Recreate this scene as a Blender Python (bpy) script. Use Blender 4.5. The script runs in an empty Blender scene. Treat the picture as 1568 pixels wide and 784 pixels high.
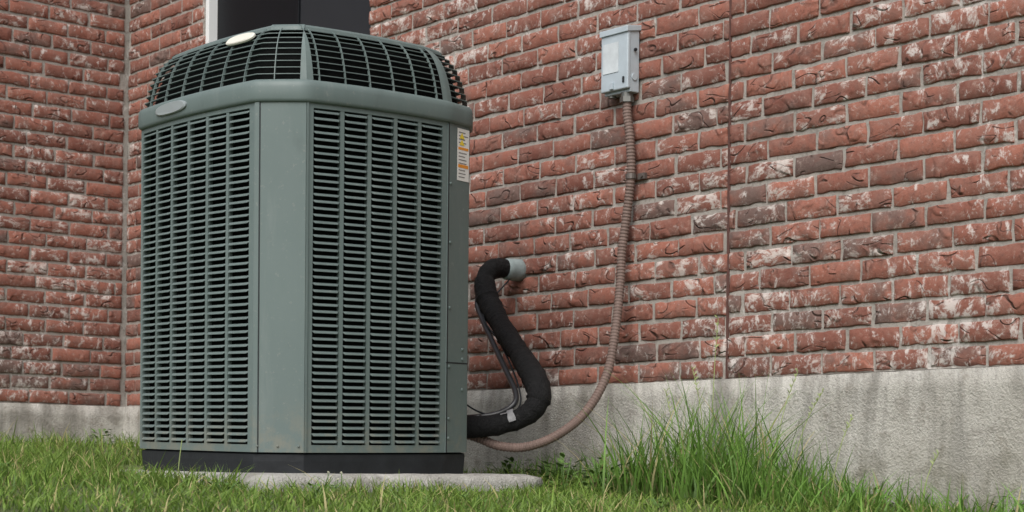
import bpy, math, random
import numpy as np
from mathutils import Vector, Matrix, noise
random.seed(7); rng=np.random.default_rng(7)
scene=bpy.context.scene
scene.view_settings.view_transform='Standard'; scene.view_settings.look='None'; scene.view_settings.exposure=0

# ---------------------------------------------------------------- helpers
class NT:
    def __init__(s,name):
        s.m=bpy.data.materials.new(name); s.m.use_nodes=True
        s.t=s.m.node_tree; s.t.nodes.clear()
        s.out=s.t.nodes.new('ShaderNodeOutputMaterial'); s.b=s.t.nodes.new('ShaderNodeBsdfPrincipled')
        s.t.links.new(s.b.outputs[0],s.out.inputs[0])
    def set(s,inp,v):
        if v is None: return
        if isinstance(v,bpy.types.NodeSocket): s.t.links.new(v,inp)
        else:
            if isinstance(v,(tuple,list)) and inp.type=='RGBA' and len(v)==3: v=(*v,1)
            inp.default_value=v
    def P(s,**k):
        for a,v in k.items(): s.set(s.b.inputs[a.replace('_',' ')],v)
    def coord(s,kind='Object'):
        return s.t.nodes.new('ShaderNodeTexCoord').outputs[kind]
    def attr(s,n,o='Vector'):
        a=s.t.nodes.new('ShaderNodeAttribute'); a.attribute_name=n; return a.outputs[o]
    def sep(s,v):
        n=s.t.nodes.new('ShaderNodeSeparateXYZ'); s.set(n.inputs[0],v); return n.outputs
    def mapp(s,v,scale=(1,1,1),loc=(0,0,0)):
        n=s.t.nodes.new('ShaderNodeMapping'); s.set(n.inputs['Vector'],v); n.inputs['Scale'].default_value=scale; n.inputs['Location'].default_value=loc; return n.outputs[0]
    def noise(s,v,scale,detail=4,rough=.55,dist=0):
        n=s.t.nodes.new('ShaderNodeTexNoise'); s.set(n.inputs['Vector'],v); s.set(n.inputs['Scale'],scale)
        n.inputs['Detail'].default_value=min(detail,4); n.inputs['Roughness'].default_value=rough; n.inputs['Distortion'].default_value=dist; return n.outputs[0]
    def math(s,op,a,b=None,c=None,clamp=False):
        n=s.t.nodes.new('ShaderNodeMath'); n.operation=op; n.use_clamp=clamp
        s.set(n.inputs[0],a); 
        if b is not None: s.set(n.inputs[1],b)
        if c is not None: s.set(n.inputs[2],c)
        return n.outputs[0]
    def step(s,v,a,b,lo=0,hi=1):
        n=s.t.nodes.new('ShaderNodeMapRange'); n.interpolation_type='SMOOTHSTEP'
        s.set(n.inputs[0],v)
        for i,x in enumerate((a,b,lo,hi)): n.inputs[i+1].default_value=x
        return n.outputs[0]
    def mix(s,f,a,b,mode='MIX'):
        n=s.t.nodes.new('ShaderNodeMix'); n.data_type='RGBA'; n.blend_type=mode
        s.set(n.inputs[0],f); s.set(n.inputs[6],a); s.set(n.inputs[7],b); return n.outputs[2]
    def bump(s,h,strength=.5,dist=.01):
        n=s.t.nodes.new('ShaderNodeBump'); s.set(n.inputs['Height'],h); n.inputs['Strength'].default_value=strength; n.inputs['Distance'].default_value=dist
        s.t.links.new(n.outputs[0],s.b.inputs['Normal'])

class MB:
    def __init__(s): s.v=[]; s.f=[]; s.mi=[]
    def add(s,vs,fs,mi=0):
        o=len(s.v); s.v+= [tuple(v) for v in vs]; s.f+=[tuple(i+o for i in f) for f in fs]; s.mi+=[mi]*len(fs)
    def box(s,a,b,mi=0):
        x0,y0,z0=a; x1,y1,z1=b
        s.add([(x0,y0,z0),(x1,y0,z0),(x1,y1,z0),(x0,y1,z0),(x0,y0,z1),(x1,y0,z1),(x1,y1,z1),(x0,y1,z1)],
              [(0,3,2,1),(4,5,6,7),(0,1,5,4),(1,2,6,5),(2,3,7,6),(3,0,4,7)],mi)
    def obj(s,name,mats,M=None,parent=None,smooth=False,bevel=0):
        me=bpy.data.meshes.new(name); me.from_pydata(s.v,[],s.f); 
        for m in mats: me.materials.append(m)
        me.polygons.foreach_set('material_index',s.mi)
        if smooth: me.polygons.foreach_set('use_smooth',[True]*len(s.f))
        me.update()
        o=bpy.data.objects.new(name,me); scene.collection.objects.link(o)
        if parent: o.parent=parent
        if M is not None: o.matrix_local=M
        if bevel:
            b=o.modifiers.new('b','BEVEL'); b.width=bevel; b.segments=2; b.limit_method='ANGLE'
        return o
def fixn(o):
    import bmesh
    bm=bmesh.new(); bm.from_mesh(o.data); bmesh.ops.recalc_face_normals(bm,faces=bm.faces); bm.to_mesh(o.data); bm.free()
def empty(name,M):
    e=bpy.data.objects.new(name,None); scene.collection.objects.link(e); e.matrix_world=M; e.empty_display_size=.1; return e
def spline(pts,n=10):
    P=[Vector(p) for p in pts]; P=[2*P[0]-P[1]]+P+[2*P[-1]-P[-2]]; out=[]
    for i in range(1,len(P)-2):
        for k in range(n):
            t=k/n; a,b,c,d=P[i-1],P[i],P[i+1],P[i+2]
            out.append(.5*((2*b)+(c-a)*t+(2*a-5*b+4*c-d)*t*t+(3*b-a-3*c+d)*t**3))
    out.append(P[-2]); return out
def resample(pts,step):
    L=[0]
    for a,b in zip(pts,pts[1:]): L.append(L[-1]+(b-a).length)
    n=max(2,int(L[-1]/step)); out=[]; j=0
    for i in range(n+1):
        t=L[-1]*i/n
        while j<len(L)-2 and L[j+1]<t: j+=1
        f=(t-L[j])/max(1e-9,L[j+1]-L[j]); out.append(pts[j].lerp(pts[j+1],f))
    return out
def tube(mb,pts,rad,seg=14,mi=0,cap=True):
    n=len(pts); rings=[]; up=None
    for i,p in enumerate(pts):
        T=(pts[min(i+1,n-1)]-pts[max(i-1,0)]).normalized()
        if up is None: up=T.orthogonal().normalized()
        up=(up-T*up.dot(T)).normalized(); B=T.cross(up)
        r=rad(i,i/(n-1)) if callable(rad) else rad
        rings.append([p+(up*math.cos(2*math.pi*k/seg)+B*math.sin(2*math.pi*k/seg))*r for k in range(seg)])
    vs=[v for r in rings for v in r]; fs=[]
    for i in range(n-1):
        for k in range(seg):
            k2=(k+1)%seg; fs.append((i*seg+k,i*seg+k2,(i+1)*seg+k2,(i+1)*seg+k))
    if cap: fs.append(tuple(range(seg))[::-1]); fs.append(tuple((n-1)*seg+k for k in range(seg)))
    mb.add(vs,fs,mi)

# house frame: local x along main wall (to the right), local y into wall, z up
ANG=math.radians(-50.5)
MW=Matrix.Translation((0,6.6,0))@Matrix.Rotation(ANG,4,'Z')
SC=-2.967           # inner corner
ZF=.309             # top of foundation
def ground(x,y):
    yy=min(max(y,-3),9.5); xx=min(max(x,-4),4)
    return -.062+.039*(yy-5.2)-.03*(xx+.35)

# ---------------------------------------------------------------- materials
def wash(n,c):
    """lime / efflorescence that runs across bricks and joints, in wall coordinates"""
    a=n.noise(n.mapp(c,(1,1,.8)),1.7,2,.5)
    b=n.noise(n.mapp(c,(1,1,.75)),26,4,.75,.4)
    return n.step(n.math('ADD',b,n.math('MULTIPLY',a,.55)),.84,.98)
def mat_brick():
    n=NT('brick'); c=n.attr('bco'); tr=n.sep(n.attr('brnd')); tone,wh,dk=tr[0],tr[1],tr[2]; oc=n.coord()
    base=n.mix(tone,(.170,.066,.049),(.315,.125,.089))
    base=n.mix(n.step(n.noise(c,18,3,.65),.38,.68,0,.7),base,(.225,.118,.094))
    dm=n.math('MULTIPLY',n.step(n.math('ADD',n.noise(n.mapp(c,(.7,1,1)),9,3,.65),n.math('MULTIPLY',dk,.34)),.60,.86),.78)
    base=n.mix(dm,base,(.125,.095,.085))
    f1=n.noise(c,60,4,.72)
    base=n.mix(n.step(f1,.53,.70,0,.5),base,(.105,.048,.038))
    cr=n.math('SUBTRACT',n.noise(n.mapp(c,(.8,1,1.5)),11,.6,.3,.9),.5)
    cm=n.step(n.noise(c,13,1),.50,.60)
    crease=n.math('MULTIPLY',n.step(n.math('ABSOLUTE',cr),.006,.035,1,0),cm)
    base=n.mix(n.math('MULTIPLY',crease,.5),base,(.075,.042,.035))  # crescent shadow of each crease painted into the brick colour
    sm=n.noise(n.mapp(c,(.85,1,1.3)),19,4,.78,.5)
    wm=n.step(n.math('ADD',sm,n.math('MULTIPLY',wh,.17)),.61,.77)
    base=n.mix(n.math('MULTIPLY',n.step(f1,.50,.30,0,.5),n.step(sm,.42,.58)),base,(.44,.34,.29))
    base=n.mix(n.math('MULTIPLY',wm,.72),base,(.60,.55,.51))
    base=n.mix(n.math('MULTIPLY',wash(n,oc),.70),base,(.62,.58,.545))
    n.P(Base_Color=base,Roughness=.92); n.b.inputs['Specular IOR Level'].default_value=.25
    h=n.math('ADD',n.math('MULTIPLY',f1,.6),n.math('MULTIPLY',crease,-.9))
    h=n.math('ADD',h,n.math('MULTIPLY',n.step(cr,-.02,.02,0,1),n.math('MULTIPLY',cm,.8)))
    n.bump(h,.85,.006); return n.m
def mat_mortar():
    n=NT('mortar'); c=n.coord()
    b=n.mix(n.noise(c,6,3),(.21,.19,.168),(.40,.365,.33)); b=n.mix(n.step(n.noise(c,60,3),.5,.7,0,.5),b,(.15,.125,.11))
    b=n.mix(n.math('MULTIPLY',wash(n,c),.6),b,(.57,.54,.51))
    n.P(Base_Color=b,Roughness=.95); n.bump(n.noise(c,120,2),.6,.004); return n.m
def mat_concrete(name,b1,b2,stain=.7,moss=0):
    n=NT(name); c=n.coord(); b=n.mix(n.step(n.noise(c,2.5,4,.6),.3,.7),b1,b2)
    st=n.noise(n.mapp(c,(5,5,.9)),1.6,4,.65,.6)
    b=n.mix(n.step(st,.48,.73,0,stain),b,tuple(x*.38 for x in b1))
    st2=n.noise(n.mapp(c,(9,9,1.2),(3,1,7)),1.5,4,.6)
    b=n.mix(n.step(st2,.54,.72,0,.5),b,(.66,.64,.60))
    b=n.mix(n.step(n.noise(c,90,4,.7),.52,.72,0,.55),b,(.15,.14,.125))
    b=n.mix(n.step(n.noise(c,14,4,.7),.54,.72,0,.5),b,(.17,.145,.11))
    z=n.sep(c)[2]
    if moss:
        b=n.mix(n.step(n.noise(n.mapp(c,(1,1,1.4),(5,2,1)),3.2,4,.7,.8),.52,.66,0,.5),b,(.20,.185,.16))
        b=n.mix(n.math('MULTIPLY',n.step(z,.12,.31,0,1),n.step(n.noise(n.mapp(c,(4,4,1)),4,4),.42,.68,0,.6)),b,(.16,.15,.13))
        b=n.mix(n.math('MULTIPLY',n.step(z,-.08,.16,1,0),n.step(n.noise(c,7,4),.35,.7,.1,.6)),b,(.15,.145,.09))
    n.P(Base_Color=b,Roughness=.9); n.b.inputs['Specular IOR Level'].default_value=.3
    n.bump(n.math('ADD',n.noise(c,150,3,.6),n.math('MULTIPLY',n.noise(c,14,3),1.2)),.8,.008); return n.m
def mat_simple(name,col,rough=.5,var=.15,scale=8,metal=0,bump=0,bs=80,spec=.5):
    n=NT(name); c=n.coord(); f=n.noise(c,scale,4,.6)
    b=n.mix(f,tuple(x*(1-var) for x in col),tuple(min(1,x*(1+var)) for x in col))
    n.P(Base_Color=b,Roughness=rough,Metallic=metal); n.b.inputs['Specular IOR Level'].default_value=spec
    if bump: n.bump(n.noise(c,bs,4),bump,.003)
    return n.m
def mat_paint():
    n=NT('ac_paint'); c=n.coord()
    b=n.mix(n.noise(c,3,3),(.106,.140,.135),(.132,.172,.165))
    b=n.mix(n.step(n.noise(n.mapp(c,(8,8,1.0)),2.2,4,.65),.52,.78,0,.4),b,(.19,.22,.21))
    b=n.mix(n.step(n.noise(c,60,4,.7),.58,.74,0,.4),b,(.24,.25,.23))
    b=n.mix(n.step(n.noise(n.mapp(c,(1,1,.5),(4,4,4)),9,4,.7),.56,.75,0,.3),b,(.075,.095,.09))
    z=n.sep(c)[2]
    b=n.mix(n.math('MULTIPLY',n.step(z,.05,.25,1,0),n.step(n.noise(c,20,4,.7),.42,.66,0,.6)),b,(.20,.19,.15))
    n.P(Base_Color=b,Roughness=n.step(n.noise(c,12,2),.3,.7,.48,.68)); n.b.inputs['Specular IOR Level'].default_value=.45; return n.m
def mat_grass(name,d,l,y):
    n=NT(name); r=n.sep(n.attr('gr'))
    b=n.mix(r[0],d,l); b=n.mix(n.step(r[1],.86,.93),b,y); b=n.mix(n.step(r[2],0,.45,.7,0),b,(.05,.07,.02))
    n.P(Base_Color=b,Roughness=.5); n.b.inputs['Specular IOR Level'].default_value=.3
    t=n.t; tr=t.nodes.new('ShaderNodeBsdfTranslucent'); t.links.new(b,tr.inputs[0]); mx=t.nodes.new('ShaderNodeMixShader'); mx.inputs[0].default_value=.3
    t.links.new(n.b.outputs[0],mx.inputs[1]); t.links.new(tr.outputs[0],mx.inputs[2]); t.links.new(mx.outputs[0],n.out.inputs[0])
    return n.m
BR=mat_brick(); MO=mat_mortar()
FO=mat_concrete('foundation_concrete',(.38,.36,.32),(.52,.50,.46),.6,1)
PADM=mat_concrete('pad_concrete',(.29,.28,.255),(.46,.45,.42),.45)
PAINT=mat_paint()
DARK=mat_simple('coil_shell_dark',(.010,.011,.011),.8,.5,40,spec=.1)
BLK=mat_simple('black_base',(.018,.020,.023),.6,.6,12,bump=.3,spec=.3)
SILV=mat_simple('badge',(.55,.55,.53),.3,.1,metal=.4)
BOXM=mat_simple('galvanised_box',(.43,.49,.53),.45,.2,14,metal=.1,bump=.1)
COND=mat_simple('conduit_plastic',(.165,.115,.098),.65,.3,20,spec=.3)
WHITE=mat_simple('white_frame',(.75,.76,.76),.4,.05)
WIN1=mat_simple('window_dark',(.006,.007,.009),.5,.2,spec=.2); WIN2=mat_simple('window_screen',(.022,.023,.027),.7,.1,spec=.2)
CAULK=mat_simple('joint_sealant',(.10,.05,.042),.8,.3,20,spec=.2)
ROOF=mat_simple('roof_shingle',(.09,.08,.075),.9,.3,30,bump=.5); SOF=mat_simple('soffit',(.6,.58,.54),.6,.05)
LBLW=mat_simple('label_white',(.75,.75,.72),.4,.05); LBLO=mat_simple('label_orange',(.75,.28,.03),.4,.05); LBLY=mat_simple('label_yellow',(.8,.6,.05),.4,.05); LBLG=mat_simple('label_text',(.2,.2,.2),.5,.05)

# ---------------------------------------------------------------- house
house=empty('brick_house',MW)
CH=.0672; BL=.200; J=.0115; NC=40
UU=[0,.02,.14,.28,.42,.56,.70,.86,.98,1]; VV=[0,.06,.5,.94,1]
def bricks(name,s0,s1,holes,flip=None,seed=0):
    rnd=random.Random(seed); V=[];F=[];BCO=[];BRN=[]
    nx,nz=9,4
    for r in range(NC):
        z0=ZF+.004+r*CH; z1=z0+CH-J; off=(.5*BL if r%2 else 0)+rnd.uniform(-.02,.02)
        s=s0-off
        segs=[]
        while s<s1:
            bl=BL+rnd.uniform(-.006,.006)
            a,b=s,s+bl-J; s+=bl
            parts=[(max(a,s0),min(b,s1))]
            for (h0,h1,hz0,hz1) in holes:
                if z1>hz0 and z0<hz1:
                    np_=[]
                    for (p,q) in parts:
                        if q<=h0 or p>=h1: np_.append((p,q))
                        else:
                            if p<h0: np_.append((p,h0))
                            if q>h1: np_.append((h1,q))
                    parts=np_
            segs+=[p for p in parts if p[1]-p[0]>.015]
        for (a,b) in segs:
            o=len(V); pr=rnd.uniform(-.002,.003); tl=rnd.uniform(-.003,.003)
            ox,oz=rnd.uniform(-50,50),rnd.uniform(-50,50)
            wh=rnd.random()**1.5*.95-.2
            cl=noise.noise(Vector((a*1.1+seed,r*.09,3)))
            wh+=cl*.8
            dk=rnd.random() if rnd.random()<.28 else rnd.random()*.5-.35
            tn=rnd.random()
            e0,e1,e2,e3=[rnd.uniform(-.002,.002) for _ in range(4)]
            for j in range(nz+1):
                for i in range(nx+1):
                    uu=UU[i]; vv=VV[j]
                    x=a+(b-a)*uu; z=z0+(z1-z0)*vv+tl*(uu-.5)
                    nn=noise.noise(Vector((x*22+ox,z*30,oz)))
                    n2=noise.noise(Vector((x*60+ox,z*60,oz)))
                    y=-pr-nn*.003-n2*.0012
                    if i in(0,nx) or j in (0,nz):
                        y+=.0035+.002*n2
                    if i<2 or i>nx-2 or j<2 or j>nz-2:
                        k=noise.noise(Vector((x*40+ox,round(vv)*9,oz+9)))*.005; k2=noise.noise(Vector((round(uu)*9+ox,z*40,oz+9)))*.005
                        if j<2: z+=k+e0
                        if j>nz-2: z+=k+e1
                        if i<2: x+=k2+e2
                        if i>nx-2: x+=k2+e3
                    V.append((x,y,z)); BCO.append((x+ox,oz,z+oz)); BRN.append((tn,wh,dk))
            def id(i,j): return o+j*(nx+1)+i
            for j in range(nz):
                for i in range(nx): F.append((id(i,j),id(i+1,j),id(i+1,j+1),id(i,j+1)))
            ring=[id(i,0) for i in range(nx+1)]+[id(nx,j) for j in range(1,nz+1)]+[id(i,nz) for i in range(nx-1,-1,-1)]+[id(0,j) for j in range(nz-1,0,-1)]
            m=len(V)
            for q in ring:
                x,y,z=V[q]; V.append((x,.06,z)); BCO.append((x+ox,oz+.06,z+oz)); BRN.append((tn,wh,dk))
            R=len(ring)
            for k in range(R): F.append((ring[k],m+k,m+(k+1)%R,ring[(k+1)%R]))
    V2=[flip(*v) for v in V] if flip else V
    me=bpy.data.meshes.new(name); me.from_pydata(V2,[],F); me.materials.append(BR)
    me.polygons.foreach_set('use_smooth',[True]*len(F))
    a=me.attributes.new('bco','FLOAT_VECTOR','POINT'); a.data.foreach_set('vector',np.array(BCO,dtype=np.float32).ravel())
    a=me.attributes.new('brnd','FLOAT_VECTOR','POINT'); a.data.foreach_set('vector',np.array(BRN,dtype=np.float32).ravel())
    o=bpy.data.objects.new(name,me); scene.collection.objects.link(o); o.parent=house; return o
WS0,WS1,WZ0,WZ1=-2.247,-.925,1.70,2.90
ZT=ZF+NC*CH
bricks('main_wall_bricks',SC+.006,3.3,[(WS0,WS1,WZ0-.004,WZ1),(1.053,1.065,-9,9)],None,1)
bricks('side_wall_bricks',-3.3,-.02,[],lambda s,y,z:(SC-y,s,z),5)
mb=MB(); e=.006
mb.box((SC,e,ZF),(WS0,.22,ZT)); mb.box((WS0,e,ZF),(WS1,.22,WZ0)); mb.box((WS1,e,ZF),(3.295,.22,ZT))
mb.box((SC-.22,-3.295,ZF),(SC-e,.22,ZT)); mb.obj('mortar_core',[MO],parent=house)
mb=MB(); mb.box((1.053,.0035,ZF),(1.065,.012,ZT)); mb.obj('expansion_joint',[CAULK],parent=house)
def fwall(mb,s0,s1,f,seed):
    n=int((s1-s0)/.04); m=14; z0,z1=-.45,ZF; vs=[];fs=[]
    for j in range(m+1):
        for i in range(n+1):
            s=s0+(s1-s0)*i/n; z=z0+(z1-z0)*j/m
            y=-.009-.004*noise.noise(Vector((s*3,z*4,seed)))-.002*noise.noise(Vector((s*14,z*14,seed)))
            if j==m: z-=.001+.003*abs(noise.noise(Vector((s*9,2,seed)))); y+=.004
            vs.append(f(s,y,z))
    for j in range(m):
        for i in range(n): k=j*(n+1)+i; fs.append((k,k+1,k+n+2,k+n+1))
    o=len(vs)
    for i in range(n+1): s=s0+(s1-s0)*i/n; vs.append(f(s,.2,z1-.001))
    for i in range(n): k=m*(n+1)+i; fs.append((k,k+1,o+i+1,o+i))
    mb.add(vs,fs)
mb=MB(); fwall(mb,SC,3.3,lambda s,y,z:(s,y,z),1); fwall(mb,-3.3,0,lambda s,y,z:(SC-y,s,z),2); 
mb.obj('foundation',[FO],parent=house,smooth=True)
# window
mb=MB(); y0=.012
mb.box((WS0,y0,WZ0),(WS0+.028,y0+.06,WZ1),0); mb.box((WS1-.02,y0+.02,WZ0),(WS1,y0+.06,WZ1),2)
mb.box((WS0+.028,y0,WZ0),(WS1-.02,y0+.06,WZ0+.035),0); mb.box((WS0+.028,y0,WZ1-.035),(WS1-.02,y0+.06,WZ1),0)
mid=-1.50
mb.box((WS0+.028,y0+.045,WZ0+.035),(mid,y0+.055,WZ1-.035),1); mb.box((mid,y0+.03,WZ0+.035),(WS1-.02,y0+.04,WZ1-.035),2)
mb.box((mid-.018,y0+.02,WZ0+.035),(mid,y0+.04,WZ1-.035),1)
mb.box((WS0,.012,WZ0-.04),(WS1,.09,WZ0),3)
mb.obj('window',[WHITE,WIN1,WIN2,MO],parent=house,bevel=.003)
# eave + roof
mb=MB(); mb.box((SC-.25,-.10,ZT+.002),(3.6,.3,ZT+.03),0); mb.box((SC-.25,-3.4,ZT+.002),(SC+.10,-.102,ZT+.03),0)
mb.add([(SC-.3,-.12,ZT+.035),(3.65,-.12,ZT+.035),(3.65,3,ZT+1.7),(SC-.3,3,ZT+1.7)],[(0,1,2,3)],1)
mb.add([(SC+.12,-3.4,ZT+.033),(SC+.12,-.12,ZT+.033),(SC-3,-.12,ZT+1.7),(SC-3,-3.4,ZT+1.7)],[(0,1,2,3)],1)
mb.obj('roof',[SOF,ROOF],parent=house)

# ---------------------------------------------------------------- air conditioner
piv=Vector((-.68,5.3,0))
MT=Matrix.Translation(piv)@Matrix.Rotation(math.radians(1.5),4,'X')@Matrix.Translation(-piv)
MTP=Matrix.Translation(piv)@Matrix.Rotation(math.radians(.45),4,'X')@Matrix.Translation(-piv)
ac=empty('air_conditioner',MT@MW)
PV=[(-.15,-1.408),(.525,-1.408),(.632,-1.301),(.632,-.79),(.59,-.676),(.52,-.62),(-.16,-.62),(-.256,-.715),(-.256,-1.30)]
PV=[Vector(p) for p in PV]
SUB=[24,8,24,5,3,24,6,24,6]; BUL=[.022,.004,.020,0,0,.02,.004,.02,.004]
def edge_pt(i,t,out=0):
    a=PV[i]; b=PV[(i+1)%9]; d=(b-a); nrm=Vector((d.y,-d.x)).normalized()
    p=a+d*t+nrm*(BUL[i]*4*t*(1-t)); dd=(d+nrm*(BUL[i]*4*(1-2*t))).normalized(); nn=Vector((dd.y,-dd.x))
    return p+nn*out, nn
poly=[];tag=[]
for i in range(9):
    for k in range(SUB[i]): poly.append(edge_pt(i,k/SUB[i])[0]); tag.append((i,k))
N=len(poly); cen=sum(poly,Vector((0,0)))/N
nr=[]
for k in range(N):
    d1=(poly[k]-poly[k-1]).normalized(); d2=(poly[(k+1)%N]-poly[k]).normalized()
    n1=Vector((d1.y,-d1.x)); n2=Vector((d2.y,-d2.x)); m=(n1+n2).normalized(); nr.append(m/max(.5,m.dot(n1)))
def ring(off,z): return [(poly[k].x+nr[k].x*off,poly[k].y+nr[k].y*off,z) for k in range(N)]
def loft(mb,prof,ks=None,mi=0,close_top=False,close_bot=False):
    ks=ks if ks is not None else range(N)
    R=[ring(o,z) for o,z in prof]; vs=[v for r in R for v in r]; fs=[]
    for j in range(len(prof)-1):
        for k in ks: k2=(k+1)%N; fs.append((j*N+k,j*N+k2,(j+1)*N+k2,(j+1)*N+k))
    if close_top: fs.append(tuple((len(prof)-1)*N+k for k in range(N)))
    if close_bot: fs.append(tuple(range(N))[::-1])
    mb.add(vs,fs,mi)
ZB,ZTOP=.056,1.072
mb=MB(); loft(mb,[(-.02,-.022),(-.008,-.012),(-.004,.03),(-.004,.05),(-.02,.0555)],close_bot=True,close_top=True); mb.obj('base_pan',[BLK],parent=ac)
mb=MB(); loft(mb,[(-.03,.057),(-.03,1.06)],close_bot=True,close_top=True); mb.obj('condenser_coil',[DARK],parent=ac)
mb=MB()
def strip(i,t0,t1,z0,z1,out=0,depth=.014,n=1,mi=0):
    for k in range(n):
        a=t0+(t1-t0)*k/n; b=t0+(t1-t0)*(k+1)/n
        p0,_=edge_pt(i,a,out); p1,_=edge_pt(i,b,out); q0,_=edge_pt(i,a,out-depth); q1,_=edge_pt(i,b,out-depth)
        vs=[(p0.x,p0.y,z0),(p1.x,p1.y,z0),(p1.x,p1.y,z1),(p0.x,p0.y,z1),(q0.x,q0.y,z0),(q1.x,q1.y,z0),(q1.x,q1.y,z1),(q0.x,q0.y,z1)]
        fs=[(0,1,2,3),(0,4,5,1),(3,2,6,7)]
        if k==0: fs.append((0,3,7,4))
        if k==n-1: fs.append((1,5,6,2))
        mb.add(vs,fs,mi)
for i in (1,3,4,6,8):
    strip(i,0,1,ZB,ZTOP,.003,.03,SUB[i])
PITCH=.0196
def louver(i,cols,m0,m1):
    L=(PV[(i+1)%9]-PV[i]).length
    tA,tB=m0/L,1-m1/L
    zA,zB=ZB+.022,ZTOP-.022
    strip(i,0,1,ZB,zA,.001,.02,24); strip(i,0,1,zB,ZTOP,.001,.02,24)
    strip(i,0,tA,zA,zB,.001,.02,2); strip(i,tB,1,zA,zB,.001,.02,2)
    W=(tB-tA)/cols; g=.0065/L
    for c in range(1,cols): 
        t=tA+W*c; strip(i,t-g,t+g,zA,zB,0,.016,1)
    rows=int((zB-zA)/PITCH); p=(zB-zA)/rows
    for c in range(cols):
        t0=tA+W*c+(g if c else 0); t1=tA+W*(c+1)-(g if c<cols-1 else 0)
        for r in range(rows):
            z=zA+p*(r+.5); e=.007/L
            jit=random.uniform(-.0006,.0006)
            sec=[(-.016,.0050),(-.003,.0044),(.0045,-.0018),(.0045,-.0040),(-.001,-.0028),(-.016,.0016)]
            ends=[(t0,0),(t0+e,1),(t1-e,1),(t1,0)]
            vs=[]
            for (t,k) in ends:
                for (o,zz) in sec:
                    q,_=edge_pt(i,t,(o if k else min(o,-.004))+jit); vs.append((q.x,q.y,z+(zz if k else .0035+zz*.3)))
            fs=[]; S=6
            for a in range(3):
                for b in range(S): b2=(b+1)%S; fs.append((a*S+b,(a+1)*S+b,(a+1)*S+b2,a*S+b2))
            mb.add(vs,fs)
louver(0,6,.012,.022); louver(2,5,.022,.022); louver(5,6,.02,.02); louver(7,5,.02,.02)
strip(1,0.02,.10,ZB,ZTOP,.0055,.01,1); strip(2,-.0,.012,ZB,ZTOP,.005,.01,1)
def screw(i,t,z,out=.004,r=.005):
    p,nn=edge_pt(i,t,out); c=Vector((p.x,p.y,z)); n3=Vector((nn.x,nn.y,0))
    tube(mb,[c-n3*.004,c+n3*.002,c+n3*.0035],lambda k,t:(r,r,r*.5)[k],10)
for z in (.10,.16,.32,.5,.7,.88): screw(3,.12,z)
for z in (.25,.345,.375): screw(3,.75,z)
for t in (.1,.5,.9): screw(1,t,ZB+.018,.004,.0035)
o=mb.obj('cabinet_louver_panels',[PAINT],parent=ac)
mb=MB(); 
strip(3,0,1,.330,.334,.0036,.002,5,0); strip(3,.02,.06,ZB,ZTOP,.0036,.002,1,0); strip(1,.105,.125,ZB,ZTOP,.0036,.002,1,0)
mb.obj('panel_seams',[BLK],parent=ac)
mb=MB()
def lab(t0,t1,z0,z1,out,mi): strip(3,t0,t1,z0,z1,out,.0004,3,mi)
lab(.42,.98,.895,1.055,.0042,0)
lab(.46,.94,.935,.945,.0047,1); lab(.46,.94,.99,.998,.0047,1)
for k in range(14):
    z=.905+k*.0105
    if k in (3,8,9): continue
    lab(.48,random.uniform(.75,.93),z,z+.003,.0047,3)
for zc in (1.032,1.012):
    p0,_=edge_pt(3,.5,.0052); p1,_=edge_pt(3,.75,.0052); p2,_=edge_pt(3,.625,.0052)
    mb.add([(p0.x,p0.y,zc-.008),(p1.x,p1.y,zc-.008),(p2.x,p2.y,zc+.010)],[(0,1,2)],2)
mb.obj('warning_label',[LBLW,LBLO,LBLY,LBLG],parent=ac)
mb=MB()
loft(mb,[(-.02,1.064),(.006,1.064),(.010,1.067),(.0125,1.074),(.0125,1.108),(.010,1.120),(.003,1.128),(-.006,1.131),(-.03,1.131)])
o=mb.obj('cap_band',[PAINT],parent=ac,smooth=True)
# top cage: steep sides rolling over to a nearly flat top
PROF=[(-.004,1.128),(-.008,1.150),(-.013,1.172),(-.019,1.194),(-.026,1.215),(-.035,1.236),(-.046,1.255),(-.060,1.273),(-.077,1.288),(-.094,1.298)]
def prof(u):
    x=u*(len(PROF)-1); i=min(int(x),len(PROF)-2); f=x-i
    return tuple(PROF[i][k]*(1-f)+PROF[i+1][k]*f for k in (0,1))
def is_corner(k):
    i,j=tag[k]
    return (i==1 and j==7) or (i==2 and j==0) or (i==3 and j in(0,)) or (i==2 and j==23) or (i==6 and j in (2,3)) or (i==8 and j in (2,3))
mb=MB()
loft(mb,[(o+.004,z) for o,z in PROF],[k for k in range(N) if is_corner(k)])
NS=10
for q in range(1,NS):
    o0,z0=prof(q/NS)
    ks=[k for k in range(N) if not is_corner(k)]
    loft(mb,[(o0-.014,z0+.0028),(o0+.002,z0+.0002),(o0+.002,z0-.0022),(o0-.014,z0+.0004),(o0-.014,z0+.0028)],ks)
def rib(k,w=.0013):
    d=(poly[(k+1)%N]-poly[k-1]).normalized(); vs=[];fs=[]; R=len(PROF)
    for q in range(R):
        o0,z0=PROF[q]
        for (oo,sg) in ((-.005,-1),(.003,-1),(.003,1),(-.005,1)):
            p=poly[k]+nr[k]*(o0+oo)+d*(w*sg); vs.append((p.x,p.y,z0))
    for q in range(R-1):
        for b in range(4): b2=(b+1)%4; fs.append((q*4+b,q*4+b2,(q+1)*4+b2,(q+1)*4+b))
    mb.add(vs,fs)
for k in range(N):
    i,j=tag[k]
    if i in(0,2,5,7) and j%4==2: rib(k)
    if i==1 and j==3: rib(k)
o1,z1=PROF[-1]
loft(mb,[(o1-.002,z1-.008),(o1+.008,z1-.007),(o1+.006,z1+.002),(o1-.006,z1+.010),(o1-.05,z1+.017),(o1-.11,z1+.015),(o1-.11,z1-.01)])
o=mb.obj('top_grille',[PAINT],parent=ac); fixn(o)
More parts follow.
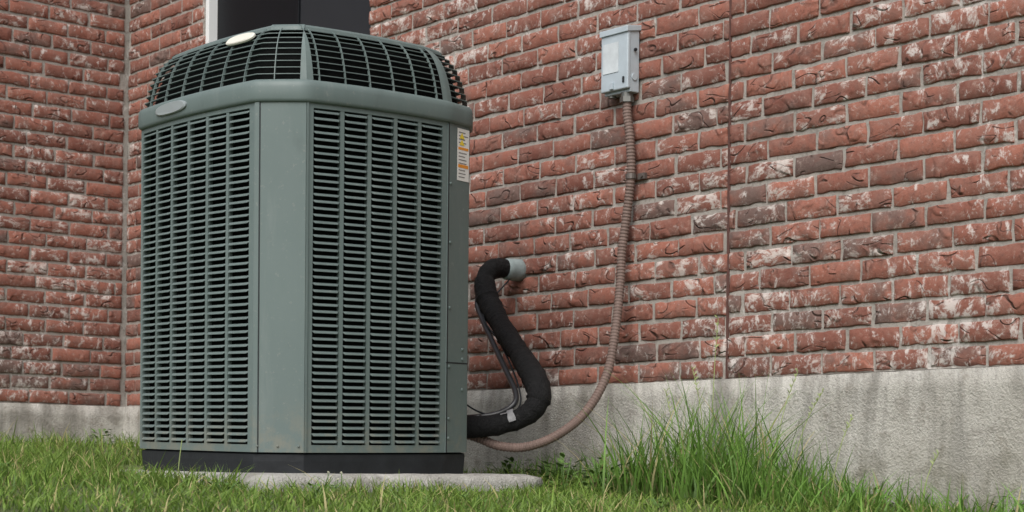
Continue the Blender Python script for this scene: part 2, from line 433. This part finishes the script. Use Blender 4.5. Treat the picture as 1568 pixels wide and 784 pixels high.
mb=MB(); loft(mb,[(-.032,1.12),(-.045,1.18),(-.065,1.235),(-.10,1.272),(-.14,1.285)],close_top=True,close_bot=True); mb.obj('dark_inner_shell',[DARK],parent=ac)  # dark shell added inside the cage, standing in for its shaded interior
mb=MB()
for r in (.06,.10,.14,.18,.22):
    c=Vector((cen.x,cen.y,z1+.010)); pts=[c+Vector((math.cos(a)*r,math.sin(a)*r,0)) for a in [2*math.pi*k/40 for k in range(41)]]
    tube(mb,pts,.003,6)
for k in range(8):
    a=k*math.pi/4; c=Vector((cen.x,cen.y,z1+.007)); tube(mb,[c,c+Vector((math.cos(a)*.27,math.sin(a)*.23,0))],.0035,6)
mb.obj('fan_guard',[BLK],parent=ac)
def badge(name,i,tc,zc,out,w,h,tiltn=0,M=SILV):
    L=(PV[(i+1)%9]-PV[i]).length; vs=[];fs=[]; n=28
    for lay,(sc,oo) in enumerate(((1,0),(1,.005),(.9,.0075))):
        for k in range(n):
            a=2*math.pi*k/n; ca,sa=math.cos(a),math.sin(a)
            x=math.copysign(abs(ca)**.8,ca)*w/2*sc; zz=math.copysign(abs(sa)**.8,sa)*h/2*sc
            p,nn=edge_pt(i,tc+x/L,out+oo*math.cos(tiltn)-zz*math.sin(tiltn)); vs.append((p.x,p.y,zc+zz*math.cos(tiltn)+oo*math.sin(tiltn)))
    for l in range(2):
        for k in range(n): k2=(k+1)%n; fs.append((l*n+k,l*n+k2,(l+1)*n+k2,(l+1)*n+k))
    fs.append(tuple(2*n+k for k in range(n)))
    b=MB(); b.add(vs,fs); return b.obj(name,[M],parent=ac)
badge('nameplate',0,.36,1.098,.012,.20,.036,.05,mat_simple('nameplate_grey',(.25,.28,.285),.4,.1))
o7,z7=prof(.76); badge('top_nameplate',0,.80,z7,o7+.008,.14,.040,math.radians(40),mat_simple('nameplate_light',(.66,.64,.56),.4,.1))

# concrete pad
pad=MB(); nx,ny=34,30; s0,s1,y0,y1=-.60,.715,-1.475,-.47
def padpt(s,y,z,r=.004):
    v=Vector((s,y,z)); k=noise.noise(v*9)*r+noise.noise(v*30)*r*.6; return v,k
vs=[];fs=[]
for j in range(ny+1):
    for i in range(nx+1):
        s=s0+(s1-s0)*i/nx; y=y0+(y1-y0)*j/ny; v,k=padpt(s,y,0); ed=(i in(0,nx)) or (j in (0,ny))
        vs.append((s,y,-.004+k*.5-(.009 if ed else 0)))
def pid(i,j): return j*(nx+1)+i
for j in range(ny):
    for i in range(nx): fs.append((pid(i,j),pid(i+1,j),pid(i+1,j+1),pid(i,j+1)))
rg=[(i,0) for i in range(nx)]+[(nx,j) for j in range(ny)]+[(i,ny) for i in range(nx,0,-1)]+[(0,j) for j in range(ny,0,-1)]
prev=[pid(*q) for q in rg]
for lv in range(1,6):
    cur=[]
    for (i,j) in rg:
        s=s0+(s1-s0)*i/nx; y=y0+(y1-y0)*j/ny; z=-.012-.018*lv; _,k=padpt(s,y,z,.016)
        sx=(-1 if i==0 else 1 if i==nx else 0); sy=(-1 if j==0 else 1 if j==ny else 0)
        cur.append(len(vs)); vs.append((s+sx*(.008+k),y+sy*(.008+k),z))
    for a in range(len(rg)): b=(a+1)%len(rg); fs.append((prev[a],prev[b],cur[b],cur[a]))
    prev=cur
pad.add(vs,fs); o=pad.obj('concrete_pad',[PADM],smooth=True); fixn(o); o.matrix_world=MTP@MW
mb=MB(); mb.box((-2.93,-1.35,.03),(-2.55,-.55,.105)); o=mb.obj('splash_block',[PADM],bevel=.01); o.matrix_world=MW

# ---------------------------------------------------------------- refrigerant lines
def W(s,d,z): return Vector((s,-d,z))
mat=NT('pipe_insulation'); c=mat.coord(); 
mat.P(Base_Color=mat.mix(mat.step(mat.noise(c,30,4,.7),.5,.8),(.004,.004,.0045),(.020,.020,.020)),Roughness=.75); mat.b.inputs['Specular IOR Level'].default_value=.3; mat.bump(mat.noise(c,110,4,.7),1,.008); INS=mat.m
ls=empty('refrigerant_line_set',MW)
main=spline([W(.03,-.01,.732),W(.03,.07,.735),W(.03,.125,.73),W(.033,.160,.69),W(.055,.172,.635),W(.098,.184,.586),W(.262,.25,.48),W(.450,.325,.375),W(.566,.37,.300),W(.605,.39,.245),W(.590,.42,.195),W(.540,.47,.164),W(.49,.54,.152),W(.44,.64,.15)],14)
main=resample(main,.006)
def ir(i,t): 
    p=main[i]; return .0345+.005*noise.noise(p*14)+.0025*noise.noise(p*60)+(.002 if i%9==0 else 0)+(.003 if .15<t<.32 else 0)+(.004 if .55<t<.75 else 0)
mb=MB(); tube(mb,main,ir,20); mb.obj('suction_line_insulation',[INS],parent=ls,smooth=True)
thin=resample(spline([W(.03,-.01,.715),W(.025,.10,.705),W(.015,.165,.66),W(.04,.20,.60),W(.09,.222,.55),W(.235,.283,.445),W(.40,.355,.335),W(.50,.40,.265),W(.525,.43,.225),W(.49,.47,.195),W(.44,.54,.182),W(.42,.64,.18)],12),.01)
mb=MB(); tube(mb,thin,.0095,10); mb.obj('liquid_line',[mat_simple('black_line',(.022,.022,.024),.4,.3,20)],parent=ls,smooth=True)
wire=resample(spline([W(.44,.60,.245),W(.46,.52,.20),W(.49,.45,.19),W(.52,.40,.22),W(.46,.36,.30),W(.28,.285,.44),W(.1,.22,.56),W(.04,.05,.70)],10),.01)
mb=MB(); tube(mb,wire,.003,8); mb.obj('control_wire',[BLK],parent=ls,smooth=True)
mb=MB(); fit=[W(.03,-.01,.733),W(.03,.015,.733),W(.03,.05,.733),W(.03,.062,.733),W(.03,.07,.733)]
tube(mb,fit,lambda i,t:(.040,.040,.039,.038,.034)[i],18); mb.obj('wall_sleeve',[mat_simple('sleeve_grey',(.24,.29,.29),.7,.5,20,bump=1,bs=30)],parent=ls,smooth=True)
mb=MB()
for (f,a0,a1) in ((.83,.5,2.6),(.845,3.6,5.2),(.40,3.2,4.4)):
    k=int(len(main)*f); p=main[k]; T=(main[k+1]-main[k-1]).normalized(); u=T.orthogonal().normalized(); B=T.cross(u); vs=[];m=8
    for q in range(m+1):
        a=a0+(a1-a0)*q/m; r=ir(k,k/(len(main)-1))+.004; w=.010+.005*noise.noise(Vector((q*.7,f*9,0)))
        for sg in (-1,1): vs.append(p+(u*math.cos(a)+B*math.sin(a))*r+T*w*sg)
    mb.add(vs,[(2*q,2*q+1,2*q+3,2*q+2) for q in range(m)])
mb.obj('tape_scraps',[mat_simple('tape',(.16,.16,.165),.5,.7,60)],parent=ls,smooth=True)

# ---------------------------------------------------------------- disconnect box
bx=empty('electrical_disconnect_box',MW)
S0,S1,Z0,Z1,D=.524,.650,1.275,1.495,.060
mb=MB()
mb.box((S0,-.045,Z0),(S1,-.004,Z1),0)
mb.obj('enclosure',[BOXM],parent=bx,bevel=.003)
mb=MB(); mb.box((S0-.003,-D,Z0+.010),(S1+.003,-.0455,Z1-.02),0)
mb.obj('door',[BOXM],parent=bx,bevel=.004)
mb=MB(); 
mb.add([(S0-.006,0,Z1+.006),(S1+.006,0,Z1+.006),(S1+.006,-D-.006,Z1-.004),(S0-.006,-D-.006,Z1-.004),(S0-.006,-D-.006,Z1-.024),(S1+.006,-D-.006,Z1-.024),(S1+.006,0,Z1-.012),(S0-.006,0,Z1-.012)],
   [(0,1,2,3),(3,2,5,4),(1,6,5,2),(0,3,4,7),(4,5,6,7)])
mb.obj('hood',[BOXM],parent=bx,bevel=.002)
mb=MB(); mb.box((S0+.010,-D-.002,Z0+.07),(S0+.085,-D-.0006,Z1-.05),0); mb.obj('info_label',[mat_simple('worn_label',(.54,.58,.60),.35,.3,25)],parent=bx)
mb=MB(); mb.box((S0+.045,-D-.007,Z0+.014),(S0+.062,-D,Z0+.036),0); mb.box((S1-.02,-D-.004,Z0+.03),(S1-.012,-D,Z0+.05),1)
tube(mb,[W(S1+.003,.028,Z1-.08),W(S1+.010,.028,Z1-.08)],.006,8,1); tube(mb,[W(S1+.0,.028,Z0+.05),W(S1+.004,.028,Z0+.05)],.012,12,0)
mb.obj('latch',[BOXM,BLK],parent=bx,bevel=.001)
mb=MB(); tube(mb,[W(.617,.028,Z0+.002),W(.617,.028,Z0-.012)],.021,16); tube(mb,[W(.617,.028,Z0-.012),W(.617,.028,Z0-.030)],.024,6); tube(mb,[W(.545,.028,Z0),W(.545,.028,Z0-.006)],.014,12)
mb.obj('connector',[mat_simple('connector_metal',(.16,.16,.15),.4,.3,metal=.6)],parent=bx)
mb=MB(); tube(mb,spline([W(S0+.01,.01,Z1-.01),W(S0-.01,.03,Z1+.0),W(S0-.028,.03,Z1-.002),W(S0-.035,.0,Z1-.004)],5),.010,10)
mb.obj('cable_entry',[mat_simple('rusty',(.09,.06,.05),.7,.4,40)],parent=bx,smooth=True)
cd=empty('flexible_conduit',MW)
cp=spline([W(.617,.028,Z0-.02),W(.622,.03,1.2),W(.636,.03,1.12),W(.640,.028,.995),W(.622,.03,.86),W(.612,.04,.74),W(.618,.05,.648),W(.641,.09,.4925),W(.657,.14,.337),W(.655,.22,.217),W(.640,.32,.137),W(.595,.42,.09),W(.52,.48,.09),W(.455,.535,.12),W(.40,.64,.15)],16)
cp=resample(cp,.0028)
mb=MB(); tube(mb,cp,lambda i,t:.0144+(.0011 if i%4<2 else -.0006),14); mb.obj('conduit',[COND],parent=cd,smooth=False)
mb=MB(); tube(mb,[W(.64,.028,1.003),W(.64,.028,.987)],.0185,14); mb.box((.655,-.012,.985),(.69,-.002,1.005)); tube(mb,[W(.675,.008,.995),W(.675,.017,.995)],.006,8)
mb.obj('strap',[mat_simple('strap_metal',(.14,.12,.11),.5,.4,metal=.5)],parent=cd)

# ---------------------------------------------------------------- ground
mb=MB(); 
xs=sorted(set([-60,-30,-15,-8]+[round(-5+.2*i,3) for i in range(51)]+[8,15,30,60])); ys=sorted(set([-60,-30,-12,-6]+[round(-3+.2*i,3) for i in range(66)]+[14,20,35,80]))
vs=[];fs=[]
for y in ys:
    for x in xs:
        z=ground(x,y)+.008*noise.noise(Vector((x*2,y*2,0))); vs.append((x,y,z))
nxx=len(xs)
for j in range(len(ys)-1):
    for i in range(nxx-1): k=j*nxx+i; fs.append((k,k+1,k+nxx+1,k+nxx))
mb.add(vs,fs)
g=NT('lawn_ground'); c=g.coord()
b=g.mix(g.noise(c,7,4,.65),(.06,.085,.022),(.11,.14,.04)); b=g.mix(g.step(g.noise(c,40,4,.7),.5,.7,0,.6),b,(.09,.065,.04)); g.P(Base_Color=b,Roughness=.95); g.bump(g.noise(c,60,4),1,.02)
mb.obj('ground',[g.m],smooth=True)

# ---------------------------------------------------------------- grass
def inside_keep(x,y):
    dx,dy=x,y-6.6; ca,sa=math.cos(ANG),math.sin(ANG)
    return ca*dx+sa*dy, -(-sa*dx+ca*dy)
def blades(name,P,H,Wd,lean,mat,curl=1.0,segs=3,az=None):
    n=len(P); az=rng.uniform(0,2*np.pi,n) if az is None else az; fa=rng.uniform(0,2*np.pi,n)
    lv=np.linspace(0,1,segs+1)
    V=np.zeros((n,2*segs+1,3),dtype=np.float32); T=np.zeros((n,2*segs+1),dtype=np.float32)
    for j,t in enumerate(lv):
        bend=lean*(t**2)*curl+lean*.25*t; zz=H*(t-(.35*lean/np.maximum(H,1e-4))*t**2*.6)
        cx=P[:,0]+np.cos(az)*bend; cy=P[:,1]+np.sin(az)*bend; cz=P[:,2]+zz
        w=Wd*(1-t**1.6)*.5
        if j<segs:
            V[:,2*j,0]=cx+np.cos(fa)*w; V[:,2*j,1]=cy+np.sin(fa)*w; V[:,2*j,2]=cz
            V[:,2*j+1,0]=cx-np.cos(fa)*w; V[:,2*j+1,1]=cy-np.sin(fa)*w; V[:,2*j+1,2]=cz
            T[:,2*j]=t;T[:,2*j+1]=t
        else: V[:,2*segs,0]=cx;V[:,2*segs,1]=cy;V[:,2*segs,2]=cz;T[:,2*segs]=1
    K=2*segs+1; base=(np.arange(n)*K)[:,None]
    quads=np.concatenate([base+np.array([[2*j,2*j+1,2*j+3,2*j+2]]) for j in range(segs-1)],axis=0)
    tris=base+np.array([[2*segs-2,2*segs-1,2*segs]])
    me=bpy.data.meshes.new(name); me.vertices.add(n*K); me.vertices.foreach_set('co',V.ravel())
    li=np.concatenate([quads.ravel(),tris.ravel()]).astype(np.int32)
    ls_=np.concatenate([np.arange(len(quads))*4,len(quads)*4+np.arange(len(tris))*3]).astype(np.int32)
    me.loops.add(len(li)); me.loops.foreach_set('vertex_index',li)
    me.polygons.add(len(ls_)); me.polygons.foreach_set('loop_start',ls_)
    me.update(calc_edges=True); me.validate()
    r=np.zeros((n,K,3),dtype=np.float32); r[:,:,0]=rng.random(n)[:,None]; r[:,:,1]=rng.random(n)[:,None]; r[:,:,2]=T
    a=me.attributes.new('gr','FLOAT_VECTOR','POINT'); a.data.foreach_set('vector',r.ravel())
    me.materials.append(mat); me.polygons.foreach_set('use_smooth',[True]*len(me.polygons))
    o=bpy.data.objects.new(name,me); scene.collection.objects.link(o); return o
def allowed(x,y):
    s,d=inside_keep(x,y)
    if d<.015 or s<SC+.02: return False
    if -.615<s<.73 and .46<d<1.49: return False
    if -2.93<s<-2.55 and .55<d<1.35: return False
    return True
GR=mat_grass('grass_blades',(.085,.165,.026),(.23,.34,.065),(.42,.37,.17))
pts=[];Hs=[]
def scatter(n,x0,x1,y0,y1,h0,h1):
    c=0
    while c<n:
        x=random.uniform(x0,x1); y=random.uniform(y0,y1)
        if abs(x)>.36*y+.5: 
            if random.random()<.7: continue
        c+=1
        if not allowed(x,y): continue
        cl=noise.noise(Vector((x*3,y*3,1)))+.6*noise.noise(Vector((x*9,y*9,4)))
        if random.random()>.78+cl*.8: continue
        s,d=inside_keep(x,y); f=1
        if s>.72 and d>.3 : f=.75
        hh=random.uniform(h0,h1)*(1+.6*cl)*f
        if random.random()<.02: hh*=1.7
        pts.append((x,y,ground(x,y)-.006)); Hs.append(hh)
scatter(46000,-2.6,2.2,3.9,6.6,.028,.074); scatter(17000,-3.2,2.4,6.6,9.3,.035,.09); scatter(5000,-2.2,2.2,2.4,3.9,.02,.055)
for _ in range(70):
    if random.random()<.55: s=random.uniform(-.72,.1); d=random.uniform(1.49,1.66)
    elif random.random()<.6: s=random.uniform(-.75,-.62); d=random.uniform(.5,1.6)
    else: s=random.uniform(.1,.74); d=random.uniform(1.49,1.6)
    h=random.uniform(.05,.10)*(1 if s<.1 else .62)
    for _ in range(22):
        v=MW@Vector((s+random.gauss(0,.02),-d-abs(random.gauss(0,.02)),0))
        if allowed(v.x,v.y): pts.append((v.x,v.y,ground(v.x,v.y)-.006)); Hs.append(h*random.uniform(.5,1.1))
P=np.array(pts);H=np.array(Hs); n=len(P)
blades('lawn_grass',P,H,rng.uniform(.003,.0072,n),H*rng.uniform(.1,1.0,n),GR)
def wl(s,d): v=MW@Vector((s,-d,0)); return v.x,v.y
pts=[];Hs=[]
cc=[(random.gauss(1.27,.25),random.uniform(.05,.38)) for _ in range(56)]
for _ in range(1700):
    if random.random()<.75:
        c0=random.choice(cc); s=c0[0]+random.gauss(0,.022); d=max(.02,c0[1]+random.gauss(0,.022))
    else: s=random.gauss(1.34,.32); d=abs(random.gauss(.2,.15))+.02
    if s>2.2 or s<.75: continue
    x,y=wl(s,d); pk=math.exp(-((s-1.20)/.33)**2)
    pts.append((x,y,ground(x,y)-.01)); Hs.append(random.uniform(.06,.16)+random.random()**1.5*.33*pk)
for _ in range(1300):
    s=random.uniform(.2,3.0); d=abs(random.gauss(.05,.09))+.015; x,y=wl(s,d); pts.append((x,y,ground(x,y)-.01)); Hs.append(random.uniform(.04,.15))
P=np.array(pts);H=np.array(Hs); n=len(P)
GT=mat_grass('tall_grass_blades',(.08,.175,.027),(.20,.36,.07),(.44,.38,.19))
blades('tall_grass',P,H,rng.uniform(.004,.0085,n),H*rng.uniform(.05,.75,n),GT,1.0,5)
mb=MB()
for (s,d,h,l) in ((1.13,.14,.56,.02),(1.18,.2,.40,-.05),(1.36,.12,.40,.08),(1.5,.2,.34,.1),(1.05,.2,.33,-.04),(1.62,.15,.27,.06),(1.9,.1,.18,.05)):
    x,y=wl(s,d); z=ground(x,y); pt=[Vector((x,y,z)),Vector((x+l*.2,y,z+h*.4)),Vector((x+l*.55,y,z+h*.75)),Vector((x+l,y,z+h))]
    sp=spline(pt,6); tube(mb,sp,lambda i,t:.0018*(1-.5*t),5)
    for k in range(14):
        t=.72+.28*k/14; p=sp[min(len(sp)-1,int(t*len(sp)))]; q=p+Vector((random.uniform(-.012,.012),random.uniform(-.01,.01),.012)); tube(mb,[p,(p+q)/2,q],lambda i,t:(.0008,.0018,.0004)[i],4)
x,y=wl(.36,1.56); z=ground(x,y); tube(mb,spline([Vector((x,y,z)),Vector((x+.004,y,z+.06)),Vector((x+.012,y,z+.13))],5),.0014,5)
mb.obj('seed_stalks',[mat_simple('stalk',(.28,.34,.13),.6,.3)])
mb=MB()
def leaf(p,dirv,L,w):
    d=dirv.normalized(); sd=d.cross(Vector((0,0,1))).normalized(); up=sd.cross(d)
    a=p; m1=p+d*L*.35+up*L*.06; m2=p+d*L*.7+up*L*.04; e=p+d*L-up*L*.05
    mb.add([a,m1+sd*w*.5,m1-sd*w*.5,m2+sd*w*.4,m2-sd*w*.4,e,m1-up*w*.12,m2-up*w*.12],[(0,1,6),(0,6,2),(1,3,7,6),(6,7,4,2),(3,5,7),(7,5,4)])
def weed(x,y,h,n,L):
    z=ground(x,y)
    for _ in range(n):
        a=random.uniform(0,6.28); r=random.uniform(0,.05); t=random.random()
        p=Vector((x+math.cos(a)*r*1.4,y+math.sin(a)*r,z+h*t)); leaf(p,Vector((math.cos(a),math.sin(a),random.uniform(-.2,.7))),L*random.uniform(.6,1.1),L*.42)
    for _ in range(5): 
        a=random.uniform(0,6.28); tube(mb,[Vector((x,y,z)),Vector((x+math.cos(a)*.03,y+math.sin(a)*.02,z+h))],.0014,5)
for s in (.82,.90,.96,.80,1.0,.86): 
    d=random.uniform(.15,.6); x,y=wl(s,d); weed(x,y,random.uniform(.06,.12),30,.040)
for (x,y) in ((-.52,4.9),(-.75,4.8),(-1.5,5.4),(-1.9,6.5),(.15,4.8),(.4,4.9),(.7,4.75),(-.1,4.7)): weed(x,y,.035,20,.024)
for (s,d) in ((.35,.30),(.1,.38),(.5,.2),(.55,.3),(.25,.2),(1.7,.08),(2.2,.06),(-2.2,.2),(-2.6,.3)): x,y=wl(s,d); weed(x,y,.08,28,.038)
mb.obj('leafy_weeds',[mat_simple('weed_leaf',(.085,.165,.032),.55,.6,30)],smooth=True)
mb=MB()
for _ in range(4):
    x=random.uniform(-.56,-.32); y=random.uniform(4.85,5.0)
    if not allowed(x,y): continue
    z=ground(x,y); h=random.uniform(.045,.07); lx=random.uniform(-.01,.01); tube(mb,[Vector((x,y,z)),Vector((x+lx,y,z+h))],.0011,5,0)
    for k in range(12):
        a=random.uniform(0,6.28); e=random.uniform(-.2,1.2); q=Vector((x+lx,y,z+h)); v=Vector((math.cos(a)*math.cos(e),math.sin(a)*math.cos(e),math.sin(e)))*.005
        tube(mb,[q,q+v],lambda i,t:(.0016,.0008)[i],4,1)
mb.obj('clover_flowers',[mat_simple('clover_stem',(.1,.18,.04),.6),mat_simple('clover_head',(.52,.52,.40),.7)])

# ---------------------------------------------------------------- light
AZ,EL=200,46
w=bpy.data.worlds.new('World'); scene.world=w; w.use_nodes=True; nt=w.node_tree; bg=nt.nodes['Background']
sky=nt.nodes.new('ShaderNodeTexSky'); sky.sky_type='NISHITA'; sky.sun_disc=False; sky.sun_elevation=math.radians(EL); sky.sun_rotation=math.radians(AZ); sky.dust_density=3; sky.air_density=1
hs=nt.nodes.new('ShaderNodeHueSaturation'); hs.inputs['Saturation'].default_value=.5
nt.links.new(sky.outputs[0],hs.inputs['Color']); nt.links.new(hs.outputs[0],bg.inputs[0]); bg.inputs[1].default_value=.15
L=bpy.data.lights.new('sun','SUN'); L.energy=2.7; L.angle=math.radians(50); L.color=(1,.98,.95)
so=bpy.data.objects.new('sun',L); scene.collection.objects.link(so)
az=math.radians(AZ); el=math.radians(EL); dv=Vector((math.sin(az)*math.cos(el),math.cos(az)*math.cos(el),math.sin(el)))
so.rotation_euler=dv.to_track_quat('Z','Y').to_euler()

# ---------------------------------------------------------------- camera
cam=bpy.data.cameras.new('camera'); co=bpy.data.objects.new('camera',cam); scene.collection.objects.link(co)
cam.sensor_width=36; cam.lens=36*2800/1568; cam.shift_y=334/1568; cam.clip_end=300; cam.clip_start=.05
co.matrix_world=Matrix.Rotation(math.radians(90),4,'X')@Matrix.Rotation(math.radians(.6),4,'Z')
cam.dof.use_dof=True; cam.dof.focus_distance=5.5; cam.dof.aperture_fstop=9
scene.camera=co
